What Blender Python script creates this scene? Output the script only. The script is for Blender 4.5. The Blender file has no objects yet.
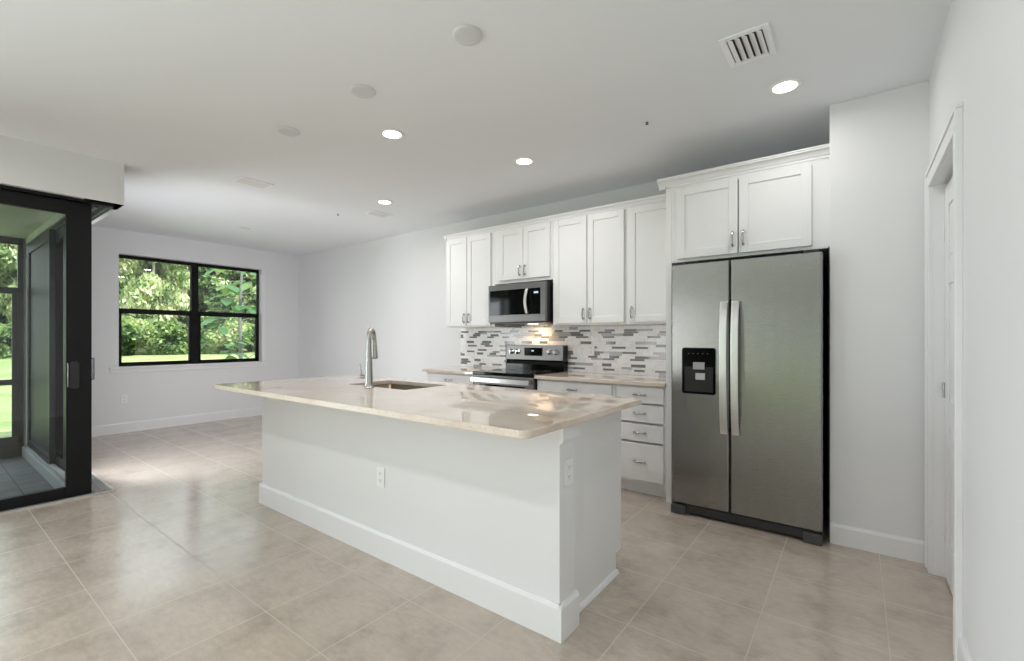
import bpy, bmesh, math, random
from mathutils import Vector, Matrix
import numpy as np

S = bpy.context.scene
COL = S.collection
PI = math.pi

# ------------------------------------------------------------------ camera, sky, sun, large lights, exposure
F_PX, Y_HOR, YAW, CAM_H = 457.13, 338.18, 0.6458, 1.2596
cam_d = bpy.data.cameras.new('camera'); cam = bpy.data.objects.new('camera', cam_d); COL.objects.link(cam)
cam.location = (0, 0, CAM_H); cam.rotation_euler = (PI / 2, 0, YAW)
cam_d.sensor_width = 36.0; cam_d.lens = F_PX * 36.0 / 1024
cam_d.shift_y = (Y_HOR - 330.5) / 1024
cam_d.clip_start = 0.02; cam_d.clip_end = 300
S.camera = cam

world = bpy.data.worlds.new('sky'); S.world = world; world.use_nodes = True
wn = world.node_tree.nodes; wl = world.node_tree.links
bg = wn['Background']; bg.inputs['Color'].default_value = (0.86, 0.94, 1.0, 1); bg.inputs['Strength'].default_value = 3.0

sun_d = bpy.data.lights.new('sun', 'SUN'); sun = bpy.data.objects.new('sun', sun_d); COL.objects.link(sun)
sun_d.energy = 9.5; sun_d.angle = 0.02; sun_d.color = (1.0, 0.95, 0.86)
sun.rotation_euler = Vector((-0.62, -0.10, -0.75)).to_track_quat('-Z', 'Y').to_euler()


def area(name, loc, direction, sx, sy, energy, color=(1, 1, 1), spread=PI):
    d = bpy.data.lights.new(name, 'AREA'); o = bpy.data.objects.new(name, d); COL.objects.link(o)
    d.shape = 'RECTANGLE'; d.size = sx; d.size_y = sy; d.energy = energy; d.color = color; d.spread = spread
    o.location = loc; o.rotation_euler = Vector(direction).to_track_quat('-Z', 'Y').to_euler()
    return o


# added unseen fill lamps in place of daylight at rear opening and lanai doors
area('rear_fill', (-4.1, -4.55, 1.2), (0.05, 1, 0.38), 1.2, 2.1, 48, (0.93, 0.95, 1.0))
area('corner_fill', (-5.36, 1.00, 1.05), (-0.40, 1, 0.0), 0.80, 1.7, 34, (0.93, 0.95, 1.0))
area('lanai_fill', (-5.18, -1.35, 1.15), (1, 0.12, 0.02), 2.3, 1.9, 200, (0.93, 0.95, 1.0))

S.view_settings.view_transform = 'Standard'; S.view_settings.look = 'None'
S.view_settings.exposure = 0.02; S.view_settings.gamma = 1.0; S.view_settings.use_curve_mapping = False
S.cycles.use_denoising = True
S.cycles.max_bounces = 10; S.cycles.diffuse_bounces = 6; S.cycles.glossy_bounces = 5
S.cycles.transparent_max_bounces = 16
S.cycles.sample_clamp_indirect = 6.0
S.cycles.caustics_reflective = False; S.cycles.caustics_refractive = False

# ------------------------------------------------------------------ materials
def mat(name, color, rough=0.5, metal=0.0, spec=0.5, **kw):
    m = bpy.data.materials.new(name); m.use_nodes = True
    b = m.node_tree.nodes['Principled BSDF']
    b.inputs['Base Color'].default_value = (*color, 1)
    b.inputs['Roughness'].default_value = rough; b.inputs['Metallic'].default_value = metal
    b.inputs['Specular IOR Level'].default_value = spec
    for k, v in kw.items(): b.inputs[k].default_value = v
    return m


def N(m, t): return m.node_tree.nodes.new(t)
def L(m, a, b): m.node_tree.links.new(a, b)


def coords(m, scale=(1, 1, 1), loc=(0, 0, 0), kind='Object'):
    tc = N(m, 'ShaderNodeTexCoord'); mp = N(m, 'ShaderNodeMapping')
    mp.inputs['Scale'].default_value = scale; mp.inputs['Location'].default_value = loc
    L(m, tc.outputs[kind], mp.inputs['Vector']); return mp.outputs['Vector']


def noise(m, vec, scale, detail=4, rough=0.5):
    n = N(m, 'ShaderNodeTexNoise'); n.inputs['Scale'].default_value = scale
    n.inputs['Detail'].default_value = detail; n.inputs['Roughness'].default_value = rough
    L(m, vec, n.inputs['Vector']); return n


def ramp(m, fac, stops):
    r = N(m, 'ShaderNodeValToRGB'); e = r.color_ramp.elements
    while len(e) < len(stops): e.new(0.5)
    for i, (p, c) in enumerate(stops): e[i].position = p; e[i].color = (*c, 1)
    L(m, fac, r.inputs['Fac']); return r.outputs['Color']


def mix(m, fac, a, b, mode='MIX'):
    x = N(m, 'ShaderNodeMix'); x.data_type = 'RGBA'; x.blend_type = mode
    for sock, v in ((x.inputs[0], fac), (x.inputs[6], a), (x.inputs[7], b)):
        if isinstance(v, (int, float)): sock.default_value = v
        elif isinstance(v, tuple): sock.default_value = (*v, 1)
        else: L(m, v, sock)
    return x.outputs[2]


def bsdf(m): return m.node_tree.nodes['Principled BSDF']


def bump(m, height, strength, dist=0.002):
    b = N(m, 'ShaderNodeBump'); b.inputs['Strength'].default_value = strength; b.inputs['Distance'].default_value = dist
    L(m, height, b.inputs['Height']); L(m, b.outputs['Normal'], bsdf(m).inputs['Normal'])


def paint(name, color, rough=0.6, bumpy=0.06, scale=180):
    m = mat(name, color, rough, spec=0.35)
    n = noise(m, coords(m), scale, 3); bump(m, n.outputs['Fac'], bumpy, 0.001)
    return m


WALL = paint('wall_paint', (0.745, 0.745, 0.755), 0.62)
CEIL = paint('ceiling_paint', (0.82, 0.835, 0.866), 0.8, 0.1, 120)
TRIM = paint('trim_paint', (0.785, 0.785, 0.795), 0.38, 0.01)
CAB = paint('cabinet_paint', (0.78, 0.78, 0.785), 0.36, 0.01)
FIXTURE = mat('ceiling_fixture_white', (0.66, 0.665, 0.69), 0.4)
FIXBRIGHT = mat('vent_white', (0.88, 0.88, 0.9), 0.4)
PLATE = mat('white_plastic', (0.82, 0.82, 0.82), 0.35)
DARKSLOT = mat('dark_slot', (0.03, 0.03, 0.03), 0.6)
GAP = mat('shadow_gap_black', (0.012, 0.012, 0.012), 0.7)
BLACK = mat('black_plastic', (0.012, 0.012, 0.013), 0.3)
BLACKGLOSS = mat('black_glass', (0.004, 0.0045, 0.0045), 0.06, spec=0.22)
MATTEBLACK = mat('dispenser_black', (0.003, 0.003, 0.003), 0.12, spec=0.06)
CHROME = mat('satin_nickel', (0.46, 0.45, 0.44), 0.22, 1.0)
FRAME = mat('bronze_black_aluminium', (0.008, 0.008, 0.009), 0.42, spec=0.2)
SCREENFRAME = mat('brown_aluminium', (0.045, 0.040, 0.036), 0.45)
WINFRAME = mat('window_black', (0.004, 0.004, 0.004), 0.6, spec=0.2)
CONC = paint('painted_concrete', (0.40, 0.41, 0.42), 0.7, 0.2, 40)
TRACK = mat('track_aluminium', (0.22, 0.215, 0.21), 0.4, 0.5)
RAIL = mat('head_rail', (0.09, 0.11, 0.115), 0.4, 0.3)

# stainless steel, brushed
def steel(name, color, rough, axis):
    m = mat(name, color, rough, 1.0)
    sc = [2.0, 2.0, 2.0]; sc[axis] = 0.01
    n = noise(m, coords(m, tuple(x * 200 for x in sc)), 6, 2)
    r = N(m, 'ShaderNodeMapRange'); L(m, n.outputs['Fac'], r.inputs['Value'])
    r.inputs['To Min'].default_value = rough - 0.02; r.inputs['To Max'].default_value = rough + 0.02
    L(m, r.outputs['Result'], bsdf(m).inputs['Roughness'])
    bsdf(m).inputs['Anisotropic'].default_value = 0.6
    return m


STEEL = steel('stainless_steel', (0.30, 0.297, 0.28), 0.27, 0)
STEELDARK = steel('appliance_steel', (0.215, 0.21, 0.205), 0.34, 0)
HANDLE = mat('handle_steel', (0.74, 0.735, 0.73), 0.28, 1.0)
SINKM = mat('sink_steel', (0.20, 0.155, 0.105), 0.3, 1.0)  # brown reflected from the surroundings is put into the steel's base colour

# floor tiles
TILE, TX0, TY0 = 0.4555, -0.349, 2.366
def floor_mat():
    m = mat('porcelain_tile', (0.4, 0.36, 0.32), 0.28, spec=1.0)
    v = coords(m, (1 / TILE, 1 / TILE, 1), (-TX0 / TILE, -TY0 / TILE, 0))
    br = N(m, 'ShaderNodeTexBrick'); L(m, v, br.inputs['Vector'])
    br.offset = 0.0; br.squash = 1.0
    for k, x in (('Scale', 1.0), ('Mortar Size', 0.0052), ('Mortar Smooth', 0.1), ('Bias', 0.0), ('Brick Width', 1.0), ('Row Height', 1.0)):
        br.inputs[k].default_value = x
    br.inputs['Color1'].default_value = (0.60, 0.515, 0.44, 1); br.inputs['Color2'].default_value = (0.555, 0.475, 0.40, 1)
    br.inputs['Mortar'].default_value = (0.52, 0.45, 0.375, 1)
    w = coords(m)
    n1 = noise(m, w, 4.5, 9, 0.68); n2 = noise(m, coords(m, (4, 11, 1)), 4.0, 7, 0.65)
    c1 = ramp(m, n1.outputs['Fac'], [(0.30, (0.70, 0.69, 0.68)), (0.5, (.92, .92, .92)), (0.70, (1.0, 1.0, 1.0))])
    c2 = ramp(m, n2.outputs['Fac'], [(0.3, (0.84, 0.835, 0.83)), (0.68, (1.0, 1.0, 1.0))])
    c = mix(m, 1.0, br.outputs['Color'], c1, 'MULTIPLY'); c = mix(m, 1.0, c, c2, 'MULTIPLY')
    c = mix(m, br.outputs['Fac'], c, (0.49, 0.43, 0.37))
    L(m, c, bsdf(m).inputs['Base Color'])
    L(m, ramp(m, br.outputs['Fac'], [(0, (.20, .20, .20)), (1, (.8, .8, .8))]), bsdf(m).inputs['Roughness'])
    return m


FLOOR = floor_mat()


def paver_mat():
    m = mat('lanai_paver', (0.3, 0.28, 0.26), 0.6)
    v = coords(m, (1 / 0.42, 1 / 0.21, 1))
    br = N(m, 'ShaderNodeTexBrick'); L(m, v, br.inputs['Vector'])
    br.offset = 0.5
    for k, x in (('Scale', 1.0), ('Mortar Size', 0.022), ('Brick Width', 1.0), ('Row Height', 1.0)): br.inputs[k].default_value = x
    br.inputs['Color1'].default_value = (0.17, 0.17, 0.18, 1); br.inputs['Color2'].default_value = (0.11, 0.11, 0.12, 1)
    br.inputs['Mortar'].default_value = (0.03, 0.03, 0.03, 1)
    n1 = noise(m, coords(m), 9, 6)
    c1 = ramp(m, n1.outputs['Fac'], [(0.3, (0.75, 0.75, 0.75)), (0.7, (1.15, 1.15, 1.15))])
    L(m, mix(m, 1.0, br.outputs['Color'], c1, 'MULTIPLY'), bsdf(m).inputs['Base Color'])
    return m


def quartz_mat():
    m = mat('quartz', (0.8, 0.77, 0.72), 0.004, spec=0.8)
    w = coords(m)
    n1 = noise(m, w, 2.2, 8, 0.65); n2 = noise(m, w, 160, 2)
    c1 = ramp(m, n1.outputs['Fac'], [(0.30, (0.54, 0.43, 0.34)), (0.44, (0.69, 0.595, 0.505)), (0.56, (0.735, 0.65, 0.57)), (0.72, (0.77, 0.71, 0.645))])
    c2 = ramp(m, n2.outputs['Fac'], [(0.35, (0.90, 0.89, 0.87)), (0.6, (1.03, 1.03, 1.03))])
    L(m, mix(m, 1.0, c1, c2, 'MULTIPLY'), bsdf(m).inputs['Base Color'])
    return m


QUARTZ = quartz_mat()
QEDGE = quartz_mat(); QEDGE.name = 'quartz_edge'; bsdf(QEDGE).inputs['Roughness'].default_value = .35; bsdf(QEDGE).inputs['Specular IOR Level'].default_value = .35
PAVER = paver_mat()


def glass_mat(name, tint=(1, 1, 1), refl=1.0):
    m = bpy.data.materials.new(name); m.use_nodes = True; nt = m.node_tree; nt.nodes.remove(bsdf(m))
    out = nt.nodes['Material Output']
    t = N(m, 'ShaderNodeBsdfTransparent'); t.inputs['Color'].default_value = (*tint, 1)
    g = N(m, 'ShaderNodeBsdfGlossy'); g.inputs['Roughness'].default_value = 0.0; g.inputs['Color'].default_value = (refl, refl, refl, 1)
    fr = N(m, 'ShaderNodeFresnel'); fr.inputs['IOR'].default_value = 1.45
    x = N(m, 'ShaderNodeMixShader'); L(m, fr.outputs[0], x.inputs[0]); L(m, t.outputs[0], x.inputs[1]); L(m, g.outputs[0], x.inputs[2])
    L(m, x.outputs[0], out.inputs['Surface']); return m


GLASS = glass_mat('window_glass', (0.97, 0.98, 0.97))
DOORGLASS = glass_mat('door_glass', (0.86, 0.90, 0.89), .8)
DARKREFL = mat('dark_glass_reflection', (0.016, 0.014, 0.013), 0.5, spec=.2)  # dark reflection in the stacked door glass, put into the pane's colour


def emit(name, color, strength):
    m = bpy.data.materials.new(name); m.use_nodes = True; nt = m.node_tree; nt.nodes.remove(bsdf(m))
    e = N(m, 'ShaderNodeEmission'); e.inputs['Color'].default_value = (*color, 1); e.inputs['Strength'].default_value = strength
    L(m, e.outputs[0], nt.nodes['Material Output'].inputs['Surface']); return m


LENS_ON = emit('lit_lens', (1.0, 0.98, 0.94), 7.0)
BULB = emit('warm_bulb', (1.0, 0.78, 0.5), 8.0)
CLOCK = emit('clock_digits', (0.55, 0.75, 0.85), 1.2)

# mosaic tiles
M_WHITE = mat('mosaic_white_marble', (0.76, 0.755, 0.76), 0.2)
def marble(m):
    n = noise(m, coords(m), 26, 6, 0.65)
    L(m, ramp(m, n.outputs['Fac'], [(0.3, (0.74, 0.74, 0.76)), (0.5, (0.90, 0.90, 0.905)), (0.7, (0.93, 0.93, 0.93))]), bsdf(m).inputs['Base Color'])
marble(M_WHITE)
M_LIGHT = mat('mosaic_pale_grey', (0.47, 0.47, 0.48), 0.15)
M_MID = mat('mosaic_grey_glass', (0.215, 0.22, 0.228), 0.08)
M_TAUPE = mat('mosaic_taupe', (0.26, 0.25, 0.235), 0.18)
M_GROUT = mat('mosaic_grout', (0.74, 0.74, 0.74), 0.8)


# ------------------------------------------------------------------ mesh builder
class MB:
    def __init__(self): self.v = []; self.f = []; self.m = []; self.smooth = []; self.cur = 0
    def mat(self, i): self.cur = i; return self
    def add(self, vs, fs, smooth=False):
        b = len(self.v); self.v += [tuple(p) for p in vs]
        for f in fs: self.f.append([b + i for i in f]); self.m.append(self.cur); self.smooth.append(smooth)
        return self
    def box(self, x0, x1, y0, y1, z0, z1):
        x0, x1 = min(x0, x1), max(x0, x1); y0, y1 = min(y0, y1), max(y0, y1); z0, z1 = min(z0, z1), max(z0, z1)
        vs = [(x, y, z) for z in (z0, z1) for y in (y0, y1) for x in (x0, x1)]
        return self.add(vs, [(0, 2, 3, 1), (4, 5, 7, 6), (0, 1, 5, 4), (2, 6, 7, 3), (0, 4, 6, 2), (1, 3, 7, 5)])
    def tube(self, pts, r, n=10, cap=True):
        pts = [Vector(p) for p in pts]; k = len(pts)
        rs = r if isinstance(r, (list, tuple)) else [r] * k
        t0 = (pts[1] - pts[0]).normalized()
        up = Vector((0, 0, 1)) if abs(t0.z) < 0.9 else Vector((1, 0, 0))
        a = t0.cross(up).normalized(); vs = []
        for i in range(k):
            t = (pts[min(i + 1, k - 1)] - pts[max(i - 1, 0)]).normalized()
            a = (a - t * a.dot(t)).normalized(); b = t.cross(a)
            for j in range(n):
                q = 2 * PI * j / n; vs.append(pts[i] + (a * math.cos(q) + b * math.sin(q)) * rs[i])
        fs = [(i * n + j, i * n + (j + 1) % n, (i + 1) * n + (j + 1) % n, (i + 1) * n + j) for i in range(k - 1) for j in range(n)]
        self.add(vs, fs, True)
        if cap:
            self.add(vs[:n], [tuple(range(n - 1, -1, -1))]); self.add(vs[-n:], [tuple(range(n))])
        return self
    def lathe(self, prof, c=(0, 0, 0), axis='z', n=32, smooth=True):
        """prof: list of (radius, height) along the axis; closes where radius is 0"""
        c = Vector(c); vs = []; k = len(prof)
        for r, h in prof:
            for j in range(n):
                q = 2 * PI * j / n; p = (r * math.cos(q), r * math.sin(q), h)
                if axis == 'y': p = (p[0], p[2], -p[1])
                elif axis == 'x': p = (p[2], p[0], p[1])
                vs.append(c + Vector(p))
        fs = [(i * n + j, i * n + (j + 1) % n, (i + 1) * n + (j + 1) % n, (i + 1) * n + j) for i in range(k - 1) for j in range(n)]
        return self.add(vs, fs, smooth)
    def sweep_rect(self, pts, w, t, wdir):
        """flat bar: section w along wdir, t across"""
        pts = [Vector(p) for p in pts]; wd = Vector(wdir).normalized(); vs = []; k = len(pts)
        for i in range(k):
            tg = (pts[min(i + 1, k - 1)] - pts[max(i - 1, 0)]).normalized(); nrm = tg.cross(wd).normalized()
            for a, b in ((-1, -1), (1, -1), (1, 1), (-1, 1)): vs.append(pts[i] + wd * a * w / 2 + nrm * b * t / 2)
        fs = [(i * 4 + j, i * 4 + (j + 1) % 4, i * 4 + 4 + (j + 1) % 4, i * 4 + 4 + j) for i in range(k - 1) for j in range(4)]
        fs += [(3, 2, 1, 0), tuple(range(k * 4 - 4, k * 4))]
        return self.add(vs, fs)
    def prism(self, poly, a0, a1, axis='x'):
        """extrude a 2-D outline along an axis (x: poly=(y,z); y: poly=(x,z); z: poly=(x,y))"""
        n = len(poly); vs = []
        for a in (a0, a1):
            for p, q in poly: vs.append((a, p, q) if axis == 'x' else (p, a, q) if axis == 'y' else (p, q, a))
        fs = [(i, (i + 1) % n, n + (i + 1) % n, n + i) for i in range(n)] + [tuple(range(n - 1, -1, -1)), tuple(range(n, 2 * n))]
        return self.add(vs, fs)
    def build(self, name, mats, parent=None, bevel=0.0, loc=(0, 0, 0), segs=2):
        me = bpy.data.meshes.new(name); me.from_pydata(self.v, [], self.f)
        mats = mats if isinstance(mats, (list, tuple)) else [mats]
        for x in mats: me.materials.append(x)
        me.polygons.foreach_set('material_index', self.m); me.polygons.foreach_set('use_smooth', self.smooth)
        bm = bmesh.new(); bm.from_mesh(me); bmesh.ops.recalc_face_normals(bm, faces=bm.faces); bm.to_mesh(me); bm.free()
        me.update()
        o = bpy.data.objects.new(name, me); COL.objects.link(o); o.location = loc
        if parent is not None: o.parent = parent
        if bevel:
            b = o.modifiers.new('bevel', 'BEVEL'); b.width = bevel; b.segments = segs; b.limit_method = 'ANGLE'; b.angle_limit = 0.7
        return o


def thing(name, label, cat, loc=(0, 0, 0), group=None, rotz=0.0):
    o = bpy.data.objects.new(name, None); COL.objects.link(o); o.empty_display_size = 0.1
    o.location = loc; o.rotation_euler = (0, 0, rotz)
    return tag(o, label, cat, group)


def tag(o, label, cat, group=None, kind=None):
    o['label'] = label; o['category'] = cat
    if group: o['group'] = group
    if kind: o['kind'] = kind
    return o


def struct(o, label, cat=None):
    o['kind'] = 'structure'; o['label'] = label
    if cat: o['category'] = cat
    return o


def dup(root, loc, label, rotz=None):
    r = root.copy(); COL.objects.link(r); r.location = loc; r['label'] = label
    if rotz is not None: r.rotation_euler = (0, 0, rotz)
    for ch in list(root.children):
        c = ch.copy(); COL.objects.link(c); c.parent = r
        for g in list(ch.children):
            d = g.copy(); COL.objects.link(d); d.parent = c
    return r


def rounded(x0, x1, z0, z1, r, n=6):
    out = []
    for cx, cz, a0 in ((x1 - r, z1 - r, 0), (x0 + r, z1 - r, PI / 2), (x0 + r, z0 + r, PI), (x1 - r, z0 + r, 1.5 * PI)):
        for i in range(n + 1):
            a = a0 + PI / 2 * i / n; out.append((cx + r * math.cos(a), cz + r * math.sin(a)))
    return out


# ------------------------------------------------------------------ dimensions
XL, XR, YB, H = -7.80, 0.324, 4.147, 2.70
YP, XP = 3.437, -0.133               # pantry wall face and its left end
XD, YD = -4.84, 1.09                 # inner corner of the sliding door header
REAR = -4.3
WY0, WY1, WZ0, WZ1 = 1.700, 3.575, 0.88, 2.385   # window opening

# ------------------------------------------------------------------ room shell
struct(MB().add([(XL, YD - .06, 0), (XR + .9, YD - .06, 0), (XR + .9, YB, 0), (XL, YB, 0), (XD - .14, YD - .06, 0), (XD - .14, REAR, 0), (XR + .9, REAR, 0)],
       [(0, 4, 1, 2, 3), (4, 5, 6, 1)]).build('floor', FLOOR), 'greige square porcelain floor tiles with thin grout lines', 'floor')
struct(MB().box(XL - .2, XR + .9, YD - .24, YB + .2, H, H + .2).box(XD - .14, XR + .9, REAR - .2, YD - .24, H, H + .2)
       .build('ceiling', CEIL), 'flat pale grey painted ceiling with recessed lights', 'ceiling')
struct(MB().box(XL - .2, XR + .9, YB, YB + .2, 0, H).build('wall_back', WALL), 'long white kitchen wall behind the cabinets', 'wall')
wl_ = MB()
wl_.box(XL - .22, XL, YD - .25, WY0, 0, H).box(XL - .22, XL, WY1, YB + .2, 0, H).box(XL - .22, XL, WY0, WY1, 0, WZ0).box(XL - .22, XL, WY0, WY1, WZ1, H)
struct(wl_.build('wall_left', WALL), 'white far wall around the black framed window', 'wall')
struct(MB().box(XP, XR + .9, YP, YB, 0, H).build('wall_pantry', WALL, bevel=.004), 'white wall return beside the refrigerator', 'wall')
# right wall with the closet opening
DY0, DY1, DZ = 2.52, 3.305, 2.085
struct(MB().box(XR, XR + .14, REAR, DY0, 0, H).box(XR, XR + .14, DY1, YP, 0, H).box(XR, XR + .14, DY0, DY1, DZ, H)
       .build('wall_right', WALL), 'white wall at the right edge with a closet opening', 'wall')
struct(MB().box(XR + .85, XR + .9, REAR, YP, 0, H).build('wall_closet', WALL), 'white wall inside the closet', 'wall')
# header above the corner sliding doors
HZ = 2.36
struct(MB().prism([(XD, HZ), (XD, H), (XD - .24, H), (XD - .24, HZ)], REAR, YD, 'y').box(XL, XD - .0005, YD - .24, YD, HZ, H)
       .build('wall_header', WALL), 'white boxed header over the corner sliding glass doors', 'wall')
struct(MB().box(XD - .2, XD - .06, REAR, -3.0, 0, HZ).build('wall_lanai_end', WALL), 'white wall end of the lanai doors', 'wall')
# rear wall with two glazed openings behind the photographer
struct(MB().box(XD - .2, -4.75, REAR - .2, REAR, 0, H).box(-0.25, XR + .9, REAR - .2, REAR, 0, H).box(-4.75, -0.25, REAR - .2, REAR, 2.35, H)
       .build('wall_rear', WALL), 'white rear wall with a wide opening', 'wall')

# baseboards
def base_prof(t=.016, h=.135): return [(0, 0), (-t, 0), (-t, h - .016), (-t * .7, h - .006), (-t * .45, h), (0, h)]
def flip(p): return [(-a, b) for a, b in p]
struct(MB().prism([(YB + a, z) for a, z in base_prof()], XL, -3.90, 'x').build('baseboard_back', TRIM), 'white baseboard along the kitchen wall', 'baseboard')
struct(MB().prism([(XL + a, z) for a, z in flip(base_prof())], YD, YB - .016, 'y').build('baseboard_left', TRIM), 'white baseboard below the window', 'baseboard')
struct(MB().prism([(YP + a, z) for a, z in base_prof(h=.122)], XP + .003, XR, 'x').build('baseboard_pantry', TRIM), 'white baseboard right of the refrigerator', 'baseboard')
struct(MB().prism([(XR + a, z) for a, z in base_prof()], REAR, DY0 - .1, 'y').build('baseboard_right', TRIM), 'white baseboard at the right edge before the closet casing', 'baseboard')

# closet casing
cs = MB()
cw, ct_ = .088, .017
for y0, y1 in ((DY0 - .1, DY0 - .1 + cw + .012), (DY1 - .012, DY1 + cw)):
    cs.box(XR - ct_, XR, y0 + .001, y1 - .001, 0, DZ - .0125)
    cs.box(XR - ct_ - .006, XR, (y0 if y0 < 3 else y1 - .022), (y0 + .022 if y0 < 3 else y1), 0, DZ + cw - .033)
cs.box(XR - ct_, XR, DY0 - .099, DY1 + cw - .001, DZ - .012, DZ + cw - .033).box(XR - ct_ - .006, XR, DY0 - .1, DY1 + cw, DZ + cw - .032, DZ + cw - .01)
# jamb lining
cs.box(XR, XR + .14, DY1 - .014, DY1, 0, DZ).box(XR, XR + .14, DY0, DY0 + .014, 0, DZ).box(XR, XR + .14, DY0, DY1, DZ - .014, DZ)
struct(cs.build('trim_1', TRIM, bevel=.002), 'white casing around the closet door', 'trim')

# six panel hinged closet door
dr = thing('door_1', 'white six panel closet door inside the right hand casing', 'door', (XR + .047, DY0 + .018, .012)); dr['kind'] = 'structure'
dw, dh, dt = DY1 - DY0 - .034, 2.035, .035
ds = MB()
ds.box(.006, dt, 0, dw, 0, dh)
q_ = dw / 2
cols = ((.11, q_ - .05), (q_ + .05, dw - .11)); rows = ((.20, .80), (.93, 1.52), (1.63, 1.92))
ds.box(0, .006, 0, cols[0][0], 0, dh).box(0, .006, cols[0][1], cols[1][0], 0, dh).box(0, .006, cols[1][1], dw, 0, dh)
zs = [0] + [q for r_ in rows for q in r_] + [dh]
for a, b in cols:
    for i in range(0, len(zs), 2): ds.box(0, .006, a, b, zs[i], zs[i + 1])
    for z0, z1 in rows: ds.box(.001, .006, a + .035, b - .035, z0 + .035, z1 - .035)
ds.build('door_panel', TRIM, dr, bevel=.003)
for hz_ in (.22, .975, 1.80): MB().tube([(-.004, dw - .004, hz_ - .04), (-.004, dw - .004, hz_ + .04)], .0045, 8).build('hinge', CHROME if .5 < hz_ < 1 else TRIM, dr)

# ------------------------------------------------------------------ window
w1 = thing('window_1', 'black framed four pane window in the far white wall', 'window', (XL, 0, 0)); w1['kind'] = 'structure'
GX = -.10                               # frame plane relative to wall face
fr = MB()
fx0, fx1 = GX - .05, GX
WM = 2.604
fr.box(fx0, fx1, WY0, WY0 + .022, WZ0, WZ1).box(fx0, fx1, 3.52 - .022, 3.52 + .06, WZ0, WZ1)
fr.box(fx0, fx1, WY0, 3.52, WZ1 - .045, WZ1).box(fx0, fx1, WY0, 3.52, WZ0, WZ0 + .03)
fr.box(fx0 - .01, fx1 + .008, WM - .046, WM + .046, WZ0, WZ1)
fr_o = fr.build('window_frame', WINFRAME, w1, bevel=.003)
rv = MB().box(-.15, 0.004, 3.521, WY1, WZ0, WZ1)
rv.build('window_reveal', TRIM, w1)
for y0, y1 in ((WY0 + .022, WM - .046), (WM + .046, 3.498)):
    sh = MB()
    zm = 1.628
    sh.box(fx0 + .006, fx1 + .012, y0, y1, zm - .034, zm + .034)                       # meeting rail
    sh.box(fx0 + .012, fx1 + .012, y0, y0 + .028, WZ0 + .03, zm).box(fx0 + .012, fx1 + .012, y1 - .028, y1, WZ0 + .03, zm)
    sh.box(fx0 + .012, fx1 + .012, y0, y1, WZ0 + .03, WZ0 + .052)
    s_ = sh.build('sash', WINFRAME, w1, bevel=.002)
    MB().box(GX - .024, GX - .020, y0, y1, zm + .03, WZ1 - .04).build('upper_pane', GLASS, s_)
    MB().box(GX - .012, GX - .008, y0 + .02, y1 - .02, WZ0 + .05, zm - .03).build('lower_pane', GLASS, s_)
sl = MB().box(-.15, -.0005, WY0, 3.575, WZ0 - .03, WZ0 - .001).box(0, .045, WY0 - .10, WY1 + .06, WZ0 - .03, WZ0 - .001).box(0, .018, WY0 - .09, WY1 + .05, WZ0 - .085, WZ0 - .03)
sl.build('window_sill', TRIM, w1, bevel=.005)

# ------------------------------------------------------------------ corner sliding doors
def slide_panel(name, label, plane, a0, a1, axis, parts_frame=.15, dark_refl=False, handle_at=None, kind=True):
    """panel standing in plane 'axis' = plane, running a0..a1 along the other axis"""
    t = thing(name, label, 'sliding door', (0, 0, 0)); t['kind'] = 'structure'
    z0, z1 = .012, 2.335; th = .044
    def bx(mb, p0, p1, q0, q1, zz0, zz1):
        return mb.box(p0, p1, q0, q1, zz0, zz1) if axis == 'x' else mb.box(q0, q1, p0, p1, zz0, zz1)
    p0, p1 = plane - th / 2, plane + th / 2; sw = parts_frame
    for q0, q1 in ((a0, a0 + sw), (a1 - sw, a1)):
        bx(MB(), p0, p1, q0, q1, z0, z1).build('stile', FRAME, t, bevel=.003)
    for zz in ((z0, .092), (2.233, z1)): bx(MB(), p0, p1, a0 + sw, a1 - sw, *zz).build('rail', FRAME, t, bevel=.003)
    bx(MB(), plane - .004, plane + .004, a0 + sw - .01, a1 - sw + .01, .088, 2.238).build('glass_pane', DARKREFL if dark_refl else DOORGLASS, t)
    return t


p1 = slide_panel('door_2', 'black framed sliding glass door panel nearest the camera at left edge', -4.95, -.45, .905, 'x')
# flush pull on the stile: black plate with a pale grip edge
MB().prism(rounded(.775, .83, .862, 1.075, .02), -4.928, -4.920, 'x').build('pull_plate', BLACK, p1, bevel=.002)
MB().tube([(-4.926, .763, .875), (-4.915, .763, .885), (-4.915, .763, 1.055), (-4.926, .763, 1.065)], .0035, 8).build('pull_grip', CHROME, p1)
slide_panel('door_3', 'second black framed sliding glass panel beyond the left edge', -5.00, -1.75, -.35, 'x', .10)
slide_panel('door_4', 'third black framed sliding glass panel beyond the left edge', -5.05, -3.0, -1.65, 'x', .10)
# stacked panels along the lanai side of the room
slide_panel('door_5', 'far panel of the lanai door stack, its glass reflection painted dark', .872, -7.68, -6.33, 'y', .09, dark_refl=True)
slide_panel('door_6', 'black framed glass panel stacked open along the lanai', .925, -7.50, -5.95, 'y', .075)
p7 = slide_panel('door_7', 'innermost open glass panel with a black pull seen past the near stile', 1.005, -7.30, -5.86, 'y', .09)
MB().tube([(-5.93, 1.027, .855), (-5.93, 1.100, .860), (-5.93, 1.100, 1.065), (-5.93, 1.027, 1.07)], .010, 8).build('door_handle', BLACK, p7)

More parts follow.
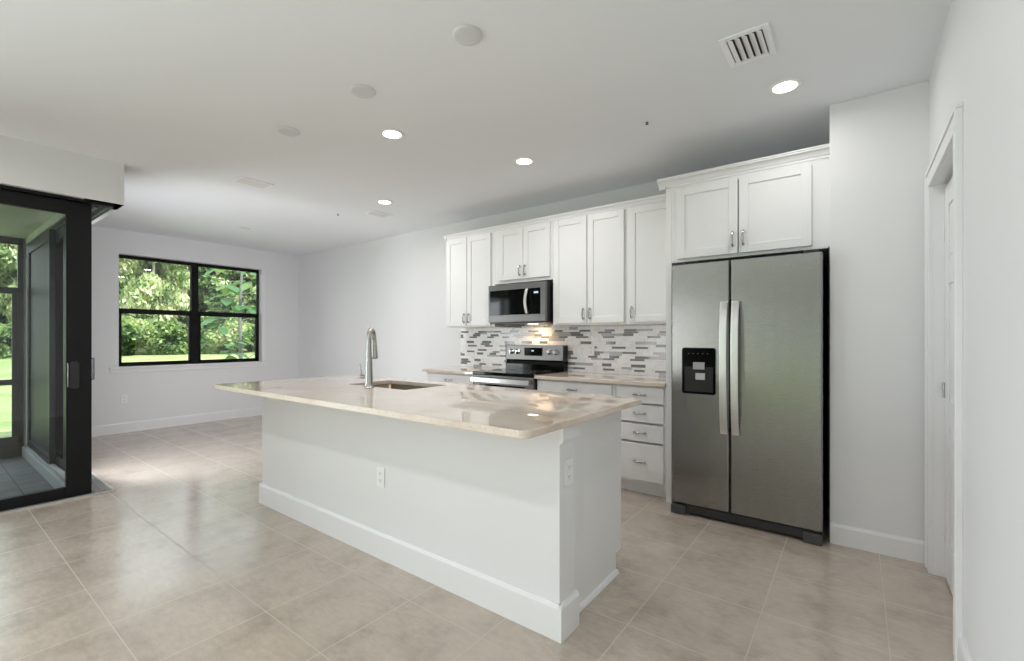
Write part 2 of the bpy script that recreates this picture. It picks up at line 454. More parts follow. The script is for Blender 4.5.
# header tracks and floor tracks
TXC, TYC = XD - .045, YD - .055
ht = MB().mat(0).box(XD - .235, TXC, REAR, TYC, HZ - .022, HZ - .0005).box(XL, XD - .236, YD - .225, TYC, HZ - .022, HZ - .0005)
ht.mat(1)
for k in range(3):
    ht.box(XL, TXC - .03 - k * .05, TYC - .045 - k * .055, TYC - .03 - k * .055, HZ - .034, HZ - .0225)
struct(ht.build('door_head_track', [FRAME, RAIL]), 'black head track under the white header', 'door track')
FXC, FYC = XD - .028, YD - .048
ft = MB().mat(0).box(XD - .2, FXC - .014, REAR, FYC - .014, .0005, .006).box(XL, XD - .201, YD - .2, FYC - .014, .0005, .006)
ft.mat(1).box(XL, FXC, FYC - .014, FYC, .0, .016).box(FXC - .014, FXC, REAR, FYC - .0145, .0, .016)
ft.mat(0)
for k in range(3):
    ft.box(XL, FXC - .06 - k * .05, FYC - .065 - k * .055, FYC - .053 - k * .055, .006, .014)
    ft.box(FXC - .065 - k * .05, FXC - .053 - k * .05, REAR, FYC - .07 - k * .05, .006, .010)
struct(ft.build('door_floor_track', [TRACK, mat('marble_threshold', (0.46, 0.44, 0.41), 0.4)]), 'aluminium floor track with pale edge strip at the door corner', 'door track')

# ------------------------------------------------------------------ lanai
LZ = -.12
struct(MB().box(XL - .3, XD - .2, REAR, YD - .2, LZ - .1, LZ).build('lanai_floor', PAVER), 'grey lanai pavers outside the sliding door', 'floor')
struct(MB().box(XL, XD - .2, YD - .27, YD - .20, LZ, -.005).box(XL, XD - .2, YD - .2, YD - .06, LZ, -.001).box(XD - .26, XD - .2, REAR, YD - .25, LZ, -.005)
       .box(XL, XD - .26, YD - .24, YD - .2, -.005, .02).build('lanai_curb', CONC, bevel=.006), 'white concrete curb below the lanai door tracks', 'curb')
struct(MB().box(XL - .3, XD - .24, REAR, YD - .24, 2.43, 2.55).build('lanai_ceiling', paint('lanai_ceiling_paint', (0.62, 0.62, 0.55), .7)), 'pale lanai ceiling seen through the glass', 'ceiling')
struct(MB().box(XL - .12, XL, .838, YD - .24, LZ, 2.43).build('lanai_post', WALL), 'white corner post of the lanai', 'post')
sd = thing('screen_enclosure', 'brown aluminium screen wall with transom at the far end of lanai', 'screen wall', (XL - .05, 0, LZ))
sd['kind'] = 'structure'
sf = MB()
def scr(y0, y1, z0, z1): sf.box(-.025, .025, y0, y1, z0 - LZ, z1 - LZ)
for y0, y1 in ((.79, .838), (-.22, -.17), (-1.3, -1.25), (-2.6, -2.55), (-4.2, -4.15)): scr(y0, y1, LZ, 2.43)
scr(-4.2, .838, 2.35, 2.43); scr(-4.2, .838, 1.775, 1.85); scr(-4.2, .838, .715, .78); scr(-4.2, .838, LZ, .115)
sf.build('screen_frame', SCREENFRAME, sd, bevel=.003)
MB().box(-.02, .02, .745, .79, .235 , 1.895).box(-.02, .02, -.17, -.125, .235, 1.895).build('screen_door_stile', SCREENFRAME, sd, bevel=.003)

# ------------------------------------------------------------------ cabinets
def shaker(mb, x0, x1, z0, z1, y0=0.0, t=.02, rail=.058):
    """recessed panel door, front at y0, thickness t towards +y"""
    mb.box(x0, x0 + rail, y0, y0 + t, z0, z1).box(x1 - rail, x1, y0, y0 + t, z0, z1)
    mb.box(x0 + rail, x1 - rail, y0, y0 + t, z1 - rail, z1).box(x0 + rail, x1 - rail, y0, y0 + t, z0, z0 + rail)
    mb.box(x0 + rail - .002, x1 - rail + .002, y0 + .009, y0 + t - .002, z0 + rail - .002, z1 - rail + .002)
    return mb


def pull(mb, x, z, y, vertical=True, ln=.105):
    """arched cabinet pull with two feet; y is the face it stands on"""
    pts = []; n = 10
    for i in range(n + 1):
        a = -1 + 2 * i / n; d = .030 * (1 - a * a * a * a * .5) - (.015 if i in (0, n) else 0) * 0
        off = a * ln / 2
        pts.append((x, y - d, z + off) if vertical else (x + off, y - d, z))
    r = [.0055 + .0018 * (1 - abs(-1 + 2 * i / n)) for i in range(n + 1)]
    mb.tube(pts, r, 8)
    for sgn in (-1, 1):
        o = sgn * ln * .40
        p = (x, 0, z + o) if vertical else (x + o, 0, z)
        mb.tube([(p[0], y, p[2]), (p[0], y - .024, p[2])], [.008, .005], 8)
    return mb


GAPW = .0015
def wall_cab(label, x0, x1, z0, z1, yframe, doors, handle_side, name='wall_cabinet', group='white wall cabinets above the counter', depth=None, hz=.085):
    t = thing(name, label, 'cabinet', (x0, yframe, z0), group)
    w, h, d = x1 - x0, z1 - z0, (YB - .003 - yframe if depth is None else depth)
    c = MB().box(0, w, .019, d, 0, h)
    sl_, sr_ = doors[0][0] - x0 + .012, x1 - doors[-1][1] + .012
    c.box(0, sl_, 0, .019, 0, h).box(w - sr_, w, 0, .019, 0, h).box(sl_, w - sr_, 0, .019, h - .04, h).box(sl_, w - sr_, 0, .019, 0, .045)
    c.build('cabinet_body', CAB, t, bevel=.0015)
    for (a, b, q0, q1), hs in zip(doors, handle_side):
        dm = shaker(MB(), a - x0, b - x0, q0 - z0, q1 - z0, -.021, .02)
        do = dm.build('cabinet_door', CAB, t, bevel=.002)
        hx = (a - x0 + .03) if hs == 'L' else (b - x0 - .03)
        pull(MB(), hx, q0 - z0 + hz, -.021).build('handle', CHROME, do)
    return t


UZ0, UZ1 = 1.383, 2.41
wall_cab('tall white two door wall cabinet left of the microwave', -3.835, -3.102, UZ0, UZ1, 3.812, [(-3.815, -3.497, 1.398, 2.395), (-3.489, -3.150, 1.398, 2.395)], 'RL')
wall_cab('short white two door wall cabinet directly above the microwave', -3.100, -2.372, 1.835, UZ1, 3.812, [(-3.036, -2.722, 1.868, 2.395), (-2.716, -2.397, 1.868, 2.395)], 'RL')
wall_cab('widest white two door wall cabinet, right of the microwave', -2.370, -1.612, UZ0, UZ1, 3.812, [(-2.352, -1.994, 1.400, 2.395), (-1.986, -1.630, 1.400, 2.395)], 'RL')
wall_cab('narrow single door white wall cabinet beside the refrigerator', -1.610, -1.172, UZ0, UZ1, 3.812, [(-1.585, -1.185, 1.400, 2.395)], 'L')
# cabinet over the refrigerator
FCY = 3.52
fcab = wall_cab('deep white two door cabinet over the stainless refrigerator', -1.127, -.135, 1.832, UZ1, FCY, [(-1.083, -.664, 1.855, 2.384), (-.656, -.230, 1.855, 2.384)], 'RL',
         name='refrigerator_cabinet', group=None, hz=.10)
MB().box(-1.170 + 1.127, -1.128 + 1.127, .001, YB - .003 - FCY, -1.832, UZ1 - 1.832).build('side_panel', CAB, fcab, bevel=.002)
bp = MB().box(-1.126, -.137, 4.05, 4.06, .02, 1.83).box(-.139, -.1345, 3.46, 4.05, .02, 1.83).build('recess_shade', GAP); struct(bp, 'black sheets as painted shade behind the refrigerator', 'trim')  # black sheets stand in for the shade around the refrigerator

# crown mouldings
def crown_prof(b=.02):
    return [(b, 0), (-.006, 0), (-.006, .014), (-.012, .018), (-.018, .030), (-.030, .044), (-.044, .050), (-.044, .058), (-.050, .062), (-.050, .070), (b, .070)]
cr = MB(); cr.prism([(3.810 + a * .55, UZ1 - .004 + z * .7) for a, z in crown_prof()], -3.859, -1.223, 'x')
cr.prism([(-3.833 + a * .55, UZ1 - .004 + z * .7) for a, z in crown_prof()], 3.79, YB - .002, 'y')
tag(cr.build('crown_moulding', CAB, bevel=.001), 'long white crown moulding along the tops of the wall cabinets', 'moulding')
cr2 = MB(); cr2.prism([(FCY + a, UZ1 - .004 + z) for a, z in crown_prof(b=-.0005)], -1.222, XP - .001, 'x')
cr2.prism([(-1.171 + a, UZ1 - .004 + z) for a, z in crown_prof(b=-.0005)], FCY - .02, YB - .002, 'y')
tag(cr2.build('crown_moulding', CAB, bevel=.001), 'short white crown moulding above the refrigerator cabinet', 'moulding')

# base cabinets
BF = 3.552
def drawer_front(mb, x0, x1, z0, z1): return mb.box(x0, x1, -.021, -.001, z0, z1)
def base_cab(label, x0, x1, layout, group='white base cabinets on the kitchen wall'):
    t = thing('base_cabinet', label, 'cabinet', (x0, BF, 0), group); w = x1 - x0
    c = MB().box(0, w, .019, YB - .003 - BF, .10, .883).box(0, .035, 0, .019, .10, .883).box(w - .035, w, 0, .019, .10, .883).box(.035, w - .035, 0, .019, .845, .883).box(.035, w - .035, 0, .019, .10, .135)
    c.build('cabinet_body', CAB, t, bevel=.0015)
    MB().box(0, w, .06, YB - .003 - BF, 0, .10).build('toe_kick', CAB, t)
    for kind, a, b, z0, z1 in layout:
        if kind == 'd':
            o = drawer_front(MB(), a - x0, b - x0, z0, z1).build('drawer', CAB, t, bevel=.003)
            pull(MB(), (a + b) / 2 - x0, (z0 + z1) / 2 + .003, -.021, False).build('handle', CHROME, o)
        else:
            o = shaker(MB(), a - x0, b - x0, z0, z1, -.021).build('cabinet_door', CAB, t, bevel=.002)
            pull(MB(), (b - .03 if kind == 'r' else a + .03) - x0, z1 - .085, -.021).build('handle', CHROME, o)
    return t


base_cab('white base cabinet left of the range, partly hidden by the island', -3.885, -3.146, [('d', -3.865, -3.166, .742, .868), ('r', -3.865, -3.519, .12, .725), ('l', -3.513, -3.166, .12, .725)])
base_cab('white base cabinet with one wide drawer, right of the range', -2.382, -1.602, [('d', -2.362, -1.625, .742, .868), ('r', -2.362, -1.998, .12, .725), ('l', -1.992, -1.625, .12, .725)])
base_cab('white four drawer base cabinet beside the refrigerator panel', -1.600, -1.1715, [('d', -1.572, -1.192, .742, .868), ('d', -1.572, -1.192, .590, .726), ('d', -1.572, -1.192, .436, .572), ('d', -1.572, -1.192, .125, .418)])

# countertops
tag(MB().box(-3.913, -3.147, 3.505, YB - .012, .884, .914).build('countertop', QUARTZ, bevel=.004), 'short cream quartz countertop left of the range', 'countertop', 'cream quartz wall countertops')
tag(MB().box(-2.384, -1.1715, 3.505, YB - .012, .884, .914).build('countertop', QUARTZ, bevel=.004), 'longer cream quartz countertop between range and refrigerator', 'countertop', 'cream quartz wall countertops')

# backsplash mosaic: strips in rows, one mesh
random.seed(7)
bsm = MB(); X0, X1, Z0, Z1 = -3.913, -1.1715, .9145, 1.3828
bsm.mat(0).box(X0, X1, YB - .006, YB - .0005, Z0, Z1).box(-3.09, -2.39, YB - .006, YB - .0005, Z1, 1.47)
rows_ = [(.024, 'w'), (.017, 'a'), (.018, 'l'), (.024, 'b'), (.028, 'w'), (.016, 'a'), (.022, 'b'), (.016, 'l'), (.018, 'a')]
z = Z0; ri = 0; g = .0014
KW = dict(w=((1, 2), (9, 1)), l=((1, 2, 4, 3), (5, 2, 1, 2)), a=((3, 4, 1, 2), (9, 2, 3, 1.5)), b=((3, 1, 2, 4), (7, 4, 2, 1)))
while z < 1.465:
    h, kd = rows_[ri % len(rows_)]; h *= 1.18
    x = X0 - random.random() * .15; last = None
    while x < X1:
        m_ = random.choices(*KW[kd])[0]
        if last in (3, 4) and m_ in (3, 4): m_ = 1
        w = random.choice((.10, .12, .14)) if m_ in (3, 4) else random.choice((.10, .13, .16, .20))
        a, b = max(x, X0), min(x + w - g, X1); zt = min(z + h - g, 1.47)
        if z + h > Z1: a, b = max(a, -3.09), min(b, -2.39)
        if b - a > .006: bsm.mat(m_).box(a, b, YB - .009 - random.random() * .002, YB - .005, z, zt)
        x += w; last = m_
    z += h; ri += 1
bso = bsm.build('backsplash', [M_GROUT, M_WHITE, M_LIGHT, M_MID, M_TAUPE])
tag(bso, 'grey and white linear mosaic tile backsplash above the wall countertop', 'backsplash')

# ------------------------------------------------------------------ microwave
mw = thing('microwave', 'stainless over the range microwave mounted above the black cooktop', 'microwave', (-3.098, 3.70, 1.415))
W, HH = .708, .395
MB().box(.004, W, .035, .425, .004, HH).build('body', BLACK, mw, bevel=.003)
fm = MB(); b_ = .03
fm.box(0, W, 0, .036, HH - .058, HH).box(0, W, 0, .036, .010, .082).box(0, .018, 0, .036, .082, HH - .058).box(W - .055, W, 0, .036, .082, HH - .058)
fo = fm.build('door_frame', STEELDARK, mw, bevel=.002)
MB().box(.018, .50, .003, .03, .082, HH - .058).build('door_window', BLACKGLOSS, mw)
MB().mat(0).box(.50, W - .055, .004, .03, .082, HH - .058).mat(1).box(.575, .625, .002, .005, .285, .303).build('control_panel', [BLACKGLOSS, CLOCK], mw)
MB().box(.01, W - .005, .006, .40, -.004, .010).build('bottom_grille', BLACK, mw)
hp = [(.50 + .0, -.008 - .034 * math.sin(PI * i / 12) , .088 + .245 * i / 12) for i in range(13)]
MB().sweep_rect(hp, .032, .012, (1, 0, 0)).build('door_handle', HANDLE, mw, bevel=.003)
MB().box(.32, .42, .26, .32, -.006, -.0042).build('task_lamp', BULB, mw)
sp = bpy.data.lights.new('cooktop_lamp', 'SPOT'); spo = bpy.data.objects.new('cooktop_lamp', sp); COL.objects.link(spo)
sp.energy = 9.0; sp.color = (1.0, .68, .38); sp.spot_size = 2.9; sp.spot_blend = 1.0; sp.shadow_soft_size = .05
spo.location = (.37, .29, -.012); spo.parent = mw; spo.rotation_euler = Vector((.0, .30, -1)).to_track_quat('-Z', 'Y').to_euler()

# ------------------------------------------------------------------ range
rg = thing('range', 'stainless electric range with black glass cooktop', 'range', (-3.143, 3.50, 0))
RW = .755
MB().box(.004, RW - .004, .03, .62, .07, .895).build('body', BLACK, rg, bevel=.003)
MB().box(.03, RW - .03, .06, .6, 0, .07).build('plinth', BLACK, rg)
MB().mat(0).box(0, RW, -.004, .56, .892, .922).build('cooktop', BLACKGLOSS, rg, bevel=.006)
BURN = mat('burner_grey', (.16, .16, .16), .3)
for cx, cy, r in ((.20, .16, .10), (.56, .16, .085), (.20, .41, .08), (.56, .41, .105)):
    for rr in (r, r * .6): MB().lathe([(rr, .9226), (rr + .0035, .9227), (rr + .0035, .9222)], (cx, cy, 0)).build('burner_ring', BURN, rg)
od = MB().mat(0).box(0, RW, .0, .03, .80, .890).box(0, RW, .0, .03, .25, .33).box(0, .10, .0, .03, .33, .80).box(RW - .10, RW, .0, .03, .33, .80)
od.mat(1).box(.10, RW - .10, .006, .028, .33, .80)
oo = od.build('oven_door', [STEELDARK, BLACKGLOSS], rg, bevel=.002)
ohp = [(.03, -.0, .835), (.03, -.045, .842), (RW - .03, -.045, .842), (RW - .03, 0, .835)]
MB().sweep_rect([(.02, -.048, .845), (RW / 2, -.052, .845), (RW - .02, -.048, .845)], .046, .018, (0, .1, 1)).box(.03, .06, -.05, 0, .83, .86).box(RW - .06, RW - .03, -.05, 0, .83, .86).build('oven_handle', HANDLE, oo, bevel=.004)
MB().box(0, RW, .0, .03, .085, .243).build('storage_drawer', STEELDARK, rg, bevel=.003)
bg_ = MB().prism([(.552, .915), (.552, .98), (.575, 1.03), (.632, 1.03), (.632, .915)], .0, RW, 'x')
bg_.build('backguard', BLACKGLOSS, rg, bevel=.003)
cpn = MB().prism([(.548, 1.026), (.556, 1.184), (.632, 1.184), (.632, 1.026)], .006, RW - .012, 'x').build('control_panel', STEELDARK, rg, bevel=.003)
for q0, q1 in ((RW - .012, RW), (0, .006)): MB().box(q0, q1, .55, .632, 1.02, 1.186).build('end_cap', BLACK, rg, bevel=.002)
MB().mat(0).box(.265, .485, .540, .552, 1.072, 1.158).mat(1).box(.36, .39, .5385, .540, 1.118, 1.132).build('display', [BLACKGLOSS, CLOCK], cpn, bevel=.001)
for kx in (.085, .165, .575, .655):
    MB().lathe([(0, -.034), (.020, -.034), (.023, -.030), (.025, -.004), (.029, -.002), (.029, .0)], (kx, .553, 1.112), 'y', 20).box(kx - .003, kx + .003, .512, .52, 1.09, 1.134).build('knob', HANDLE, cpn)

# ------------------------------------------------------------------ refrigerator
FY = 3.335
fg = thing('refrigerator', 'stainless side by side refrigerator with ice dispenser in left door', 'refrigerator', (-1.072, FY, 0))
FW = .908; FT = 1.785; FB = .085; DS = .391; DT = .07
MB().box(.008, FW - .008, DT + .004, .70, .03, 1.765).build('body', BLACK, fg, bevel=.004)
def fdoor(x0, x1):
    return MB().prism(rounded(x0, x1, 0, DT, .012, 4)[:], FB, FT, 'z')
dl = fdoor(0, DS - .003).build('freezer_door', STEEL, fg)
drr = fdoor(DS + .004, FW).build('fresh_food_door', STEEL, fg)
for o in (dl, drr):
    b = o.modifiers.new('bevel', 'BEVEL'); b.width = .004; b.segments = 2; b.limit_method = 'ANGLE'; b.angle_limit = 1.0
def fhandle(x, par):
    pts = [(x, -.018 - .042 * (1 - (2 * i / 16 - 1) ** 4), .615 + .892 * i / 16) for i in range(17)]
    MB().sweep_rect(pts, .046, .016, (1, 0, 0)).box(x - .018, x + .018, -.03, .002, .615, .655).box(x - .018, x + .018, -.03, .002, 1.465, 1.505).build('door_handle', HANDLE, par, bevel=.004)
fhandle(DS - .030, dl); fhandle(DS + .040, drr)
# dispenser
dp = MB().mat(0).prism(rounded(.080, .303, .870, 1.191, .016), -.006, .004, 'y')
dp.mat(1).prism(rounded(.076, .307, .866, 1.195, .018), -.003, .004, 'y')
dp.mat(2).box(.097, .287, -.0066, -.004, .885, 1.06)
dpo = dp.build('dispenser', [MATTEBLACK, STEELDARK, GAP], dl, bevel=.001)
dpo['label'] = 'black ice and water dispenser'
MB().box(.157, .234, -.016, -.006, 1.042, 1.092).build('upper_paddle', mat('grey_paddle', (.35, .35, .35), .4), dl, bevel=.002)
MB().box(.174, .237, -.018, -.006, .970, 1.016).build('lower_paddle', mat('grey_paddle_low', (.45, .45, .45), .4), dl, bevel=.002)
for i in range(5): MB().box(.122 + .032 * i, .126 + .032 * i, -.0068, -.006, 1.150, 1.154).build('icon', mat('icon_grey', (.3, .3, .3), .5) if i == 0 else bpy.data.materials['icon_grey'], dl)
# illegible raised name badge near the top right corner
bd = MB()
for i in range(8): bd.box(.745 + .0105 * i, .752 + .0105 * i, -.0015, .001, 1.711, 1.722)
bd.build('badge', mat('badge_grey', (.33, .31, .29), .35, 1.0), drr)
MB().box(.05, FW - .05, .03, .2, .012, .08).box(.03, FW - .03, .02, .03, .018, .072).build('base_grille', mat('grille_dark', (.03, .03, .032), .45), fg, bevel=.003)
for x0 in (.0, FW - .10):
    MB().box(x0, x0 + .10, -.008, .09, .004, .066).box(x0 + .02, x0 + .08, .0, .07, -.0, .01).build('foot_cover', mat('foot_grey', (.06, .062, .066), .4), fg, bevel=.008)
for q0 in (.02, FW - .10): MB().box(q0, q0 + .08, .01, .12, FT - .002, FT + .018).build('hinge_cover', BLACK, fg, bevel=.004)

# ------------------------------------------------------------------ island
IX0, IX1, IY0, IY1 = -3.635, -.990, 1.645, 2.385
CZ0, CZ1 = .899, .930
isl = thing('kitchen_island', 'white kitchen island base with panelled knee wall', 'island', (IX1, IY0, 0))
def lx(x): return x - IX1
def ly(y): return y - IY0
MB().box(lx(IX0), 0, 0, .135, 0, CZ0).build('knee_wall', WALL, isl, bevel=.002)
MB().box(lx(IX0), lx(-2.98), .136, ly(IY1) - .02, .10, CZ0).box(lx(-2.25), -.06, .136, ly(IY1) - .02, .10, CZ0).box(lx(-2.98), lx(-2.25), .136, .16, .10, CZ0).box(lx(-2.98), lx(-2.25), ly(IY1) - .04, ly(IY1) - .02, .10, CZ0).box(lx(-2.98), lx(-2.25), .16, ly(IY1) - .04, .10, .12).build('cabinet_body', CAB, isl, bevel=.001)
MB().box(lx(IX0) + .02, -.08, .136, ly(IY1) - .09, 0, .10).build('toe_kick', CAB, isl)
MB().prism([(.136, 0), (ly(IY1) - .085, 0), (ly(IY1) - .085, .105), (ly(IY1) - .018, .105), (ly(IY1) - .018, CZ0), (.136, CZ0)], -.06, -.042, 'x').build('end_panel', CAB, isl, bevel=.001)
bb = MB(); hB = .150
pr_ = [(0, 0), (-.018, 0), (-.018, hB - .016), (-.013, hB - .008), (-.008, hB), (0, hB)]
bb.prism(pr_, lx(IX0) - .0175, .0175, 'x')
bb.prism([(-a, z) for a, z in pr_], -.0174, .137, 'y')
bb.prism([(lx(IX0) + a, z) for a, z in pr_], -.0174, .137, 'y')
bb.build('baseboard', TRIM, isl)
MB().prism([(-.042, 0), (-.024, 0), (-.026, .010), (-.033, .018), (-.042, .020)], .137, ly(IY1) - .085, 'y').build('shoe_moulding', TRIM, isl)
cp = MB().prism([(0, CZ0 - .085), (.012, CZ0 - .080), (.018, CZ0 - .068), (.018, CZ0 - .006), (.020, CZ0), (0, CZ0)], -.002, .150, 'y')
cp.build('post_capital', TRIM, isl, bevel=.001)
# kitchen side doors of the island
xs = [lx(IX0) + .02 + i * (2.55 / 6) for i in range(7)]
for i in range(6):
    if i in (1, 2): z1 = .72
    mb = MB(); a, b = xs[i] + .006, xs[i + 1] - .006
    yb = ly(IY1) - .019
    rail = .058
    mb.box(a, a + rail, yb, yb + .019, .12, .865).box(b - rail, b, yb, yb + .019, .12, .865).box(a + rail, b - rail, yb, yb + .019, .807, .865).box(a + rail, b - rail, yb, yb + .019, .12, .178).box(a + rail - .002, b - rail + .002, yb, yb + .010, .176, .81)
    do = mb.build('cabinet_door', CAB, isl, bevel=.002)
    hx = b - .03 if i % 2 == 0 else a + .03
    MB().tube([(hx, yb + .019, .73), (hx, yb + .045, .74), (hx, yb + .045, .82), (hx, yb + .019, .83)], .005, 8).build('handle', CHROME, do)

# island countertop with sink cut-out
KX0, KX1, KY0, KY1 = -3.665, -.930, 1.316, 2.425
SX0, SX1, SY0, SY1 = -2.935, -2.295, 1.915, 2.305
def slab_with_hole(xa, ya, z0, z1, r=.02):
    mb = MB(); nx, ny = len(xa), len(ya); idx = {}
    vs = []
    for k, zz in enumerate((z0, z1)):
        for j in range(ny):
            for i in range(nx): idx[(i, j, k)] = len(vs); vs.append((xa[i], ya[j], zz))
    fs = []
    for i in range(nx - 1):
        for j in range(ny - 1):
            if (i, j) == (1, 1): continue
            fs.append((idx[i, j, 1], idx[i + 1, j, 1], idx[i + 1, j + 1, 1], idx[i, j + 1, 1])); fs.append((idx[i, j, 0], idx[i, j + 1, 0], idx[i + 1, j + 1, 0], idx[i + 1, j, 0]))
    for i in range(nx - 1):
        for j in (0, ny - 1): fs.append((idx[i, j, 0], idx[i + 1, j, 0], idx[i + 1, j, 1], idx[i, j, 1]))
    for j in range(ny - 1):
        for i in (0, nx - 1): fs.append((idx[i, j, 0], idx[i, j + 1, 0], idx[i, j + 1, 1], idx[i, j, 1]))
    for a, b in (((1, 1), (2, 1)), ((2, 1), (2, 2)), ((2, 2), (1, 2)), ((1, 2), (1, 1))):
        fs.append((idx[a[0], a[1], 0], idx[b[0], b[1], 0], idx[b[0], b[1], 1], idx[a[0], a[1], 1]))
    mb.add(vs, fs); return mb
kc = slab_with_hole([KX0, SX0, SX1, KX1], [KY0, SY0, SY1, KY1], CZ0 + .001, CZ1).build('island_countertop', [QUARTZ, QEDGE], bevel=.004)
for p_ in kc.data.polygons:
    if abs(p_.normal.z) < .5: p_.material_index = 1
bm = bmesh.new(); bm.from_mesh(kc.data)
ce = [e_ for e_ in bm.edges if abs(e_.verts[0].co.z - e_.verts[1].co.z) > .01 and abs(e_.verts[0].co.x - e_.verts[1].co.x) < 1e-5 and min(abs(e_.verts[0].co.x - KX0), abs(e_.verts[0].co.x - KX1)) < 1e-4 and min(abs(e_.verts[0].co.y - KY0), abs(e_.verts[0].co.y - KY1)) < 1e-4]
bmesh.ops.bevel(bm, geom=ce, offset=.03, segments=5, affect='EDGES', profile=.5); bm.to_mesh(kc.data); bm.free()
tag(kc, 'large glossy cream quartz island countertop with sink cut-out', 'countertop')

# sink
sk = thing('sink', 'undermount stainless sink set in the island countertop', 'sink', ((SX0 + SX1) / 2, (SY0 + SY1) / 2, CZ0))
hw, hd = (SX1 - SX0) / 2, (SY1 - SY0) / 2
e = .002; dpth = -.20
bs_ = MB()
def basin_ring(s, z): return [(x, y, z) for x, y in rounded(-hw * s - e, hw * s + e, -hd * s - e, hd * s + e, .03)]
rings_ = [basin_ring(1.0, .0), basin_ring(.985, -.16), basin_ring(.95, -.195), basin_ring(.6, -.203)]
n_ = len(rings_[0]); vv = [p for r_ in rings_ for p in r_]
ff = [(i * n_ + j, i * n_ + (j + 1) % n_, (i + 1) * n_ + (j + 1) % n_, (i + 1) * n_ + j) for i in range(3) for j in range(n_)] + [tuple(range(3 * n_, 4 * n_))]
bs_.add(vv, ff, True)
bas = bs_.build('basin', SINKM, sk)
so = bas.modifiers.new('shell', 'SOLIDIFY'); so.thickness = .0015; so.offset = -1
MB().lathe([(0, -.1985), (.03, -.1985), (.042, -.1995), (.045, -.202)], (0, 0, 0)).lathe([(0, -.192), (.02, -.192), (.022, -.1985)], (0, 0, 0)).build('drain', CHROME, sk)

# faucet
fc = thing('faucet', 'brushed nickel gooseneck faucet standing before the island sink', 'faucet', (-2.577, 1.846, CZ1))
MB().lathe([(0, 0), (.031, 0), (.032, .004), (.028, .008), (.026, .03), (.022, .15), (.018, .26), (.0155, .31)], (0, 0, 0), 'z', 28).build('faucet_body', CHROME, fc)
vd = Vector((-.79, .61, 0)).normalized(); sv = Vector((.61, .79, 0))
sd_ = (vd * .97 + sv * .24).normalized()
R_ = .062
arc = [Vector((0, 0, .30))] + [sd_ * (R_ - R_ * math.cos(a)) + Vector((0, 0, .325 + R_ * math.sin(a))) for a in [PI * i / 14 for i in range(15)]]
MB().tube(arc, .0145, 14).build('spout', CHROME, fc)
end = sd_ * (2 * R_)
MB().lathe([(.0, .325), (.0155, .325), (.018, .31), (.022, .25), (.026, .195), (.0255, .190), (0, .190)], (end.x, end.y, 0), 'z', 24).mat(1).lathe([(.019, .1885), (0, .1885)], (end.x, end.y, 0), 'z', 24).build('spray_head', [CHROME, DARKSLOT], fc)
ld = Vector((-.80, -.60, 0))
MB().tube([ld * .012 + Vector((0, 0, .075)), ld * .050 + Vector((0, 0, .075))], [.011, .010], 14).lathe([(0, .062), (.012, .062), (.012, .088), (0, .088)], (ld.x * .048, ld.y * .048, 0), 'z', 16).tube([ld * .048 + Vector((0, 0, .085)), ld * .062 + Vector((0, 0, .165))], [.0055, .0042], 10).build('lever', CHROME, fc)

# ------------------------------------------------------------------ outlets
def outlet(label, loc, rotz, group='white duplex outlets'):
    t = thing('electrical_outlet', label, 'outlet', loc, group, rotz)
    MB().prism(rounded(-.035, .035, -.057, .057, .006, 3), -.005, 0, 'y').build('cover_plate', PLATE, t, bevel=.0015)
    for s in (-1, 1):
        MB().mat(0).prism(rounded(-.017, .017, s * .02 - .014, s * .02 + .014, .007, 3), -.0065, -.004, 'y').mat(1).box(-.008, -.0055, -.0068, -.006, s * .02 - .002, s * .02 + .007).box(.0055, .008, -.0068, -.006, s * .02 - .002, s * .02 + .007).lathe([(0, -.0003), (.0025, -.0003)], (0, -.0065, s * .02 - .008), 'y', 10).build('socket', [PLATE, DARKSLOT], t)
    return t


o1 = outlet('outlet on the long front face of the island', (-2.182, IY0 - .0003, .462), 0)
dup(o1, (IX1 + .0003, 1.714, .685), 'outlet on the narrow end post of the island', PI / 2)
dup(o1, (XL + .0003, 1.754, .449), 'outlet low on the far wall beneath the window', PI / 2)
dup(o1, (-3.862, YB - .0112, 1.13), 'outlet at the left end of the backsplash', 0)
dup(o1, (-2.12, YB - .0112, 1.14), 'outlet on the backsplash just right of the range', 0)
dup(o1, (-1.24, YB - .0112, 1.14), 'outlet on the backsplash beside the refrigerator panel', 0)

# ------------------------------------------------------------------ ceiling fittings
def downlight(label, loc, lit=True, energy=26):
    t = thing('recessed_light', label, 'ceiling light', loc, 'recessed ceiling lights')
    MB().lathe([(.062, .0), (.062, -.004), (.080, -.006), (.088, -.003), (.089, 0)], (0, 0, 0), 'z', 40).build('trim_ring', PLATE, t)
    MB().lathe([(0, -.003), (.045, -.0035), (.062, -.003)], (0, 0, 0), 'z', 40).build('lens', LENS_ON if lit else FIXTURE, t)
    if lit:
        lamp(loc, energy)
    return t


def lamp(loc, energy):
    d = bpy.data.lights.new('downlight_lamp', 'AREA'); d.shape = 'DISK'; d.size = .12; d.energy = energy; d.color = (1, .985, .965); d.spread = 3.0
    o = bpy.data.objects.new('downlight_lamp', d); COL.objects.link(o); o.location = (loc[0], loc[1], loc[2] - .012)


HC = H - .0005
EN = 8
downlight('lit recessed light nearest the refrigerator', (-.327, 3.03, HC), True, 3.5)
downlight('lit recessed light above the island sink and faucet', (-2.617, 2.066, HC), True, EN)
downlight('lit recessed light in front of the microwave', (-2.159, 3.03, HC), True, EN)
downlight('lit recessed light before the blank kitchen wall left of cabinets', (-3.983, 3.05, HC), True, 11)
downlight('small far unlit recessed light close to the window wall', (-6.384, 2.672, HC), False)
for x, y in ((-.45, -.3), (-2.15, -.3), (-3.95, -.3)): lamp((x, y, HC), 8)     # the room's lights behind the photographer

